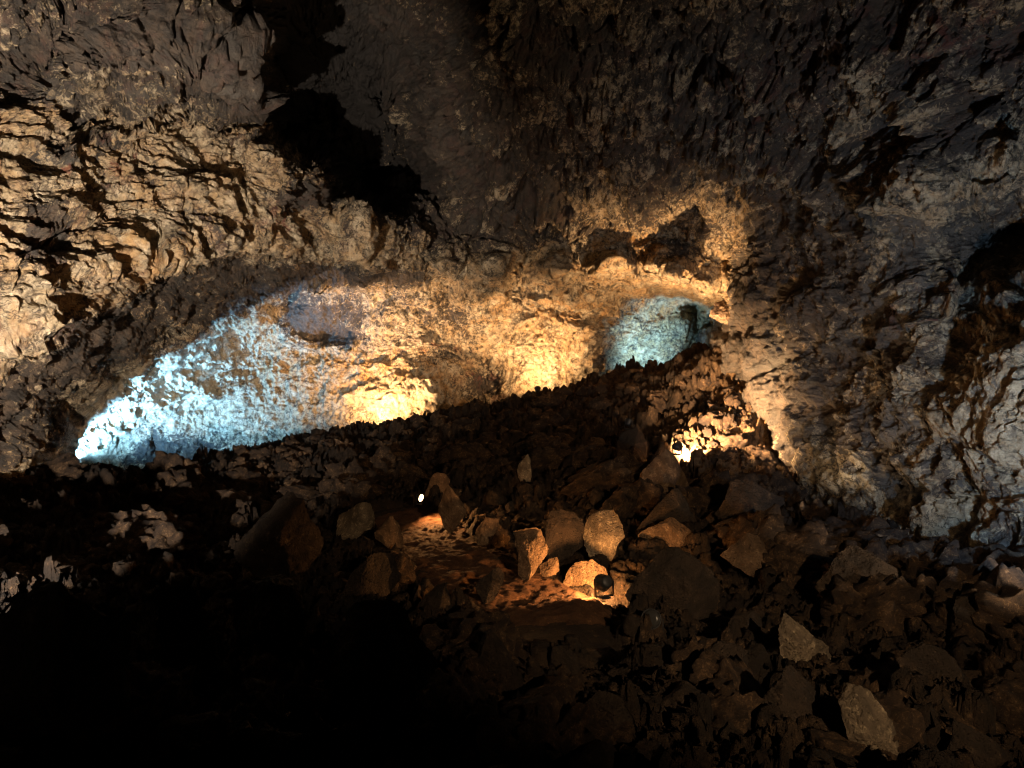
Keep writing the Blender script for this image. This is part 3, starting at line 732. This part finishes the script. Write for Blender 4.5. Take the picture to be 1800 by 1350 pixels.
CR = [
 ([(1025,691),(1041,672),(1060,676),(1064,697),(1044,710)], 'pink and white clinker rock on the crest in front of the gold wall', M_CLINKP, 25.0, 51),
 ([(106,869),(134,841),(171,816),(196,837),(202,860),(155,879)], 'dark clinker rock in front of the white light streak at the left', M_CLINK, 18.2, 52),
 ([(338,858),(366,843),(420,851),(420,876),(373,884),(342,880)], 'oval reddish brown clinker rock on the slope below the blue grotto', M_CLINK, 19.0, 53),
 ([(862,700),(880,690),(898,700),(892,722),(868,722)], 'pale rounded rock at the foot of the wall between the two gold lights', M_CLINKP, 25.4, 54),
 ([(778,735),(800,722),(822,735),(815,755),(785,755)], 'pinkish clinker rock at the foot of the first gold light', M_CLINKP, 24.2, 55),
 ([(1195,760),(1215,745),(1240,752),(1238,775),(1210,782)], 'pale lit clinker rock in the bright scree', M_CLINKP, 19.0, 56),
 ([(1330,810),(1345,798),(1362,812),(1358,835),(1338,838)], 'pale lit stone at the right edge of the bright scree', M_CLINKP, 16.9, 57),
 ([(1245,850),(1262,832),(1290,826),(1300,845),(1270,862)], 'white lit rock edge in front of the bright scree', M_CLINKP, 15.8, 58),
 ([(1152,700),(1158,668),(1176,642),(1204,620),(1236,600),(1256,612),(1262,660),(1255,705),(1210,718)], 'tall brown clinker rock beside the dark mouth of the passage', M_CLINK_SHADE, 24.4, 59),  # enlarged to block the passage lamp, darkened to paint the shadow gap
 ([(30,905),(60,885),(75,900),(60,930),(35,935)], 'clinker rock with a bright white side near the left edge', M_CLINK, 12.6, 60),
 ([(-10,945),(15,925),(40,935),(35,970),(0,985)], 'brightly lit pale clinker rock at the left edge', M_CLINK, 11.4, 61),
 ([(120,905),(150,888),(185,900),(180,935),(130,940)], 'brown clinker rock left of the oval reddish one', M_CLINK, 15.2, 62),
 ([(560,775),(585,758),(605,772),(598,800),(565,802)], 'black jagged clinker rock on the crest below the gold wall', M_CLINK, 22.6, 63),
]
for poly, lab, mat, Y, sd in CR:
    boulder(poly, lab, mat, Y, 0.9, sd, facets=2, name='clinker_rock', craggy=True, sub=6)
boulder([(1246,538),(1262,528),(1290,534),(1308,556),(1302,574),(1275,566),(1252,556)], 'rounded cream rock jutting from the ceiling lip above the passage', M_CLINKP, 20.6, 0.9, 71, facets=2, name='hanging_rock', craggy=True, sub=5)

# boulders that fill the slope and the foreground between the ones above
def block_shape(seed, sub=5):
    d, fc = ico(sub); r = np.random.default_rng(seed)
    sc = np.array((r.uniform(.75, 1.3), r.uniform(.7, 1.0), r.uniform(.55, 1.0)))
    p = 2.4; q = d / ((np.abs(d) ** p).sum(1, keepdims=True) ** (1 / p)) * sc
    for k in range(22):
        n = r.normal(size=3); n /= np.linalg.norm(n); m = q @ n
        q = q - n[None] * np.clip(m - m.max() * r.uniform(.46, .76), 0, None)[:, None]
    w = q + r.uniform(-40, 40, 3); wv = worley(w * 1.6, seed)
    h = 0.05 * fbm(w, 1.6, 3, seed) + 0.045 * fbm(w, 5, 4, seed + 3, 0.65) + 0.06 * (wv[:, 2] - 0.5) * sstep(0, 0.08, wv[:, 1] - wv[:, 0])
    return q + q / np.linalg.norm(q, axis=1, keepdims=True) * h[:, None], fc
gb = random.Random(21)
gproto = [mesh_from('boulder', *block_shape(700 + k), (M_BOULDD, M_BOULDD, M_CLINK_SHADE, M_BOULDD)[k % 4]) for k in range(10)]
ngen = 0; tries = 0
placed = [(np.array(b[0], float).mean(0), np.ptp(np.array(b[0], float), 0).max() / 2) for b in B]
while ngen < 120 and tries < 6000:
    tries += 1
    px, py = gb.uniform(-60, 1860), gb.uniform(860, 1400)
    if py < 930 and not (560 < px < 1300): continue
    if py < 960 + (px - 1380) * 0.25 and px > 1380: continue
    Y = floor_hit(px, py); p = at(px, py, Y)
    r = gb.uniform(0.14, 0.42); rp = r * F / Y
    if path_dist(p[:1], p[1:2])[0] < 0.62 + r: continue
    if any(np.hypot(c[0] - px, c[1] - py) < (R_ + rp) * 0.80 for c, R_ in placed): continue
    placed.append((np.array((px, py)), rp))
    o = gproto[ngen] if ngen < 10 else gproto[gb.randrange(10)].copy()
    if ngen >= 10: C.objects.link(o)
    o.location = (p[0], p[1], p[2] + r * 0.2); o.scale = (r * 1.25,) * 3
    o.rotation_euler = (gb.uniform(-.5, .5), gb.uniform(-.5, .5), gb.uniform(0, 6.28))
    zone = ('left of the dark path', 'right of the dark path')[px > 950]
    tag(o, 'angular dark boulder among the jumbled rocks ' + zone, 'boulder', 'jumbled boulders ' + zone)
    ngen += 1

# ------------------------------------------------------------------ clinker rubble
def clinker_shape(seed, sub):
    d, fc = ico(sub); r = np.random.default_rng(seed)
    sc = np.array((r.uniform(.8, 1.2), r.uniform(.8, 1.2), r.uniform(.6, .95)))
    q = d * sc; w = d + r.uniform(-40, 40, 3)
    wv = worley(w * 1.7, seed); wv2 = worley(w * 4, seed + 1)
    h = 1 + 0.75 * (0.45 - wv[:, 0]) + 0.40 * (0.45 - wv2[:, 0]) + 0.30 * fbm(w, 1.8, 4, seed, 0.65)
    q = q * h[:, None]
    for k in range(5):
        n = r.normal(size=3); n /= np.linalg.norm(n); m = q @ n
        q = q - n[None] * np.clip(m - m.max() * r.uniform(.45, .75), 0, None)[:, None] * 0.9
    return q * (1 + 0.12 * fbm(w, 6.0, 4, seed + 4, 0.7) + 0.05 * fbm(w, 9.0, 2, seed + 6, 0.7, True))[:, None], fc
def rot(a, b, c):
    ca, sa, cb, sb, cc, sc = math.cos(a), math.sin(a), math.cos(b), math.sin(b), math.cos(c), math.sin(c)
    return np.array(((ca, -sa, 0), (sa, ca, 0), (0, 0, 1))) @ np.array(((cb, 0, sb), (0, 1, 0), (-sb, 0, cb))) @ np.array(((1, 0, 0), (0, cc, -sc), (0, sc, cc)))

def inside(px, py, poly):
    c = False; n = len(poly)
    for i in range(n):
        (x0, y0), (x1, y1) = poly[i], poly[(i + 1) % n]
        if (y0 > py) != (y1 > py) and px < (x1 - x0) * (py - y0) / (y1 - y0) + x0: c = not c
    return c
ZONE = [(-80,900),(0,850),(130,842),(250,850),(420,802),(650,757),(860,714),(1050,682),(1160,668),(1240,640),(1300,700),(1390,890),(1600,965),(1800,1040),(1860,1150),(1500,1100),(1250,940),(1000,880),(860,880),(720,860),(600,900),(500,900),(380,960),(200,1020),(0,1060),(-80,1060)]
spots = []
rr = random.Random(5)
while len(spots) < 2900:
    px, py = rr.uniform(-80, 1860), rr.uniform(640, 1350)
    if len(spots) > 2600: px, py = rr.uniform(1190, 1400), rr.uniform(650, 890)
    far = inside(px, py, ZONE)
    if not far and rr.random() > 0.10: continue
    spots.append((px, py, far))
hitY = np.linspace(3.3, 30, 420)
spx = np.array([(s[0], s[1]) for s in spots])
XH = (spx[:, :1] - 900) / F * hitY; ZH = (675 - spx[:, 1:]) / F * hitY
FH = floor_z(XH.ravel(), np.tile(hitY, len(spx))).reshape(XH.shape) - ZH
kk = np.where((FH > 0).any(1), np.argmax(FH > 0, 1), 419)
SY = hitY[kk]
items = []
LAMPS = [(1105, 19.2), (1120, 19.9), (1190, 16.5), (140, 21.8), (630, 23.7), (945, 24.6), (1180, 26.2), (737, 13.5), (1062, 9.05)]
for (px, py, far), Y in zip(spots, SY):
    if Y > 27: continue
    p = at(px, py, Y)
    if path_dist(p[:1], p[1:2])[0] < 0.8: continue
    r = (0.05 + 0.55 * rr.random() ** 6) * (1.0 if far else 0.6)
    if 820 < px < 1330 and 865 < py < 1095 and rr.random() < 0.75: continue
    scree = 1180 < px < 1400 and 640 < py < 880
    if scree: r *= 0.42
    if px < 200 and py > 860: r = min(r, 0.17)
    if Y > 18.5: r = min(r, 0.30)
    if min(math.hypot(p[0] - (a - 900) / F * b, p[1] - b) for a, b in LAMPS) < 0.75: continue
    items.append((p, r, px, py))
items.sort(key=lambda t: -t[1] / t[0][1])
protos = [clinker_shape(300 + k, 4) for k in range(8)]
small = [clinker_shape(400 + k, 3) for k in range(8)]
nind = 240
proto_obj = []
gname = 'loose clinker rocks on the rubble slope'
def zone_label(px, py):
    if 1180 < px < 1400 and py < 900: return 'rough clinker rock in the bright scree below the right wall', 'clinker rocks of the bright scree'
    if px > 1380: return 'dark clinker rock near the foot of the right wall', 'clinker rocks by the right wall'
    if px < 520: return 'rough brown clinker rock on the slope below the blue grotto', 'clinker rocks below the blue grotto'
    if py < 900: return 'rough brown clinker rock on the slope below the gold lit wall', 'clinker rocks below the gold wall'
    return 'small dark clinker rock among the boulders of the foreground', 'clinker rocks among the boulders'
for i, (p, r, px, py) in enumerate(items[:nind]):
    k = i % 8
    if k >= len(proto_obj):
        o = mesh_from('clinker_rock', protos[k][0], protos[k][1], M_CLINK)
        proto_obj.append(o)
    else:
        o = proto_obj[k].copy(); C.objects.link(o)
    o.location = p + np.array((0, 0, r * 0.25)); o.scale = (r, r, r)
    o.rotation_euler = (rr.uniform(-.5, .5), rr.uniform(-.5, .5), rr.uniform(0, 6.3))
    lb, gp = zone_label(px, py); tag(o, lb, 'rock', gp)
Vs, Fs, off = [], [], 0
for p, r, px, py in items[nind:]:
    v, f = small[rr.randrange(8)]
    v = v @ rot(rr.uniform(0, 6.3), rr.uniform(-.6, .6), rr.uniform(-.6, .6)).T * r + p + np.array((0, 0, r * 0.25))
    Vs.append(v); Fs.append(f + off); off += len(v)
o = mesh_from('rubble', np.concatenate(Vs), np.concatenate(Fs), M_CLINK)
tag(o, 'loose brown clinker rubble covering the slope up to the back wall', 'rubble', kind='stuff')

# ------------------------------------------------------------------ floodlights
def lathe(prof, n=28):
    V = []; Fq = []
    for r, y in prof:
        for k in range(n):
            a = 2 * math.pi * k / n; V.append((r * math.cos(a), y, r * math.sin(a)))
    for i in range(len(prof) - 1):
        for k in range(n):
            Fq.append((i * n + k, i * n + (k + 1) % n, (i + 1) * n + (k + 1) % n, (i + 1) * n + k))
    return np.array(V), np.array(Fq)
def bracket_mesh():
    V = []; Fq = []
    def box(x0, x1, y0, y1, z0, z1):
        b = len(V)
        for x in (x0, x1):
            for y in (y0, y1):
                for z in (z0, z1): V.append((x, y, z))
        for f in ((0, 1, 3, 2), (4, 6, 7, 5), (0, 4, 5, 1), (2, 3, 7, 6), (0, 2, 6, 4), (1, 5, 7, 3)): Fq.append(tuple(b + i for i in f))
    box(-0.125, -0.115, -0.02, 0.02, -0.16, 0.02); box(0.115, 0.125, -0.02, 0.02, -0.16, 0.02); box(-0.125, 0.125, -0.02, 0.02, -0.172, -0.161)
    box(-0.06, 0.06, -0.06, 0.06, -0.19, -0.173)
    return np.array(V), np.array(Fq)

def floodlight(pos, aim, label, energy, color, glowmat, cone=150, blend=1.0, size=1.0, soft=0.06, lit=True):
    """a round floodlight on a yoke; local +Y is the beam"""
    root = bpy.data.objects.new('floodlight', None); C.objects.link(root)
    root.location = pos; root.scale = (size,) * 3
    d = Vector(aim) - Vector(pos); d.normalize()
    q = d.to_track_quat('Y', 'Z')
    root.rotation_euler = (0, 0, math.atan2(-d.x, d.y))
    tag(root, label, 'floodlight')
    pitch = math.asin(max(-1, min(1, d.z)))
    v, f = lathe([(0.0, -0.10), (0.05, -0.10), (0.075, -0.085), (0.085, -0.02), (0.105, 0.03), (0.110, 0.07), (0.100, 0.07), (0.095, 0.055), (0.0, 0.055)])
    h = mesh_from('housing', v, f, M_METAL, parent=root); h.rotation_euler = (pitch, 0, 0)
    v, f = lathe([(0.0, 0.066), (0.05, 0.065), (0.094, 0.060), (0.094, 0.057), (0.0, 0.057)])
    l = mesh_from('lens', v, f, glowmat, parent=root); l.rotation_euler = (pitch, 0, 0)
    v, f = bracket_mesh(); mesh_from('bracket', v, f, M_METAL, parent=root, smooth=False)
    if lit:
        li = bpy.data.lights.new('lamp_light', 'SPOT'); li.energy = energy; li.color = color
        li.spot_size = math.radians(cone); li.spot_blend = blend; li.shadow_soft_size = soft
        lo = bpy.data.objects.new('lamp_light', li); C.objects.link(lo); lo.parent = root
        e = Vector((0, 0.10 * 1, 0)); e.rotate(h.rotation_euler)
        lo.location = e; lo.rotation_euler = (math.radians(90) + pitch, 0, 0)
    return root

def L(px, py, Y): return tuple(at(px, py, Y))
def stand(px, Y, dz=0.42):
    """a lamp standing on the ground at distance Y in the direction of photo column px"""
    x = (px - 900) / F * Y; z = float(floor_z(x, Y)[0]) + dz
    return (x, Y, z)
floodlight(stand(140, 21.8, 0.95), L(262, 655, 24.6), 'cool white floodlight hidden behind the rubble at the foot of the blue grotto', E['grotto'], COOL, M_GLOW_C, 108)
floodlight(stand(360, 24.6, 0.65), L(480, 590, 27.5), 'cool floodlight hidden behind the crest under the middle of the blue grotto', E['grotto2'], COOL, M_GLOW_C, 140)
floodlight(stand(630, 23.7, 0.30), L(690, 620, 26.2), 'warm floodlight hidden behind the crest below the left gold patch', E['warm1'], WARM, M_GLOW_W, 150)
floodlight(stand(945, 24.6, 0.30), L(945, 580, 26.6), 'warm floodlight hidden behind the crest below the right gold patch', E['warm2'], WARM, M_GLOW_W, 160)
floodlight(stand(1180, 26.2, 0.5), L(1140, 590, 28.2), 'cool floodlight hidden in the mouth of the passage', E['passage'], (0.34, 0.70, 1.0), M_GLOW_C, 160)
floodlight(stand(1190, 16.5, 0.50), L(1290, 780, 17.8), 'warm floodlight lighting the bright scree from behind a brown boulder', E['scree'], WARM, M_GLOW_W, 140, 0.8)
floodlight(stand(1105, 19.2, 0.48), L(1190, 470, 21.2), 'added warm floodlight behind a dark boulder aimed up at the orange ledges', E['lip'], WARM, M_GLOW_W, 100, 1.0)  # fill lamp added to brighten the ledges
floodlight((-4.5, 3.0, -1.9), L(190, 430, 14), 'warm floodlight left of the viewer aimed up at the rock shelf', E['shelf'], (1.0, 0.85, 0.69), M_GLOW_W, 70, 0.8)
floodlight(stand(100, 7.5, 0.22), L(-40, 930, 11.5), 'warm floodlight behind the huge black boulder lighting the rocks at the left edge', E['edge'], WARMW, M_GLOW_W, 66, 0.8)
floodlight((5.2, 5.4, -1.5), L(1760, 590, 11.0), 'cool floodlight outside the right edge lighting the right wall', E['right'], (0.36, 0.63, 1.0), M_GLOW_C, 100)
floodlight((3.2, -1.5, 1.0), L(1010, 850, 16.0), 'warm floodlight behind the viewer aimed at the boulders of the slope', E['slope'], (1.0, 0.69, 0.40), M_GLOW_W, 52)
floodlight(stand(1372, 13.3, 0.15), L(1480, 500, 13.5), 'warm floodlight hidden at the foot of the right wall behind a black boulder', E['upper'], WARMW, M_GLOW_W, 160)
floodlight((5.2, 6.0, -1.9), L(1150, 200, 15), 'added warm floodlight outside the right edge filling the ceiling', E['ceiling'], WARMW, M_GLOW_W, 120)  # fill lamp added for the ceiling, no source of its own known
floodlight(stand(737, 13.5, 0.3), L(768, 884, 13.28), 'small lit path lamp beside the leaning brown slab', E['pathA'], AMBER, M_GLOW_P, 175, 1.0, 0.7)
floodlight(stand(1062, 9.05, 0.17), L(1030, 1034, 9.5), 'round black path lamp glowing against the orange lit rock', E['pathB'], AMBER, M_GLOW_P, 178, 0.3)
floodlight(stand(1146, 8.0, 0.1), L(1120, 1085, 7.0), 'round dark unlit path lamp right of the glowing one', 0, AMBER, M_OFFGLASS, lit=False)
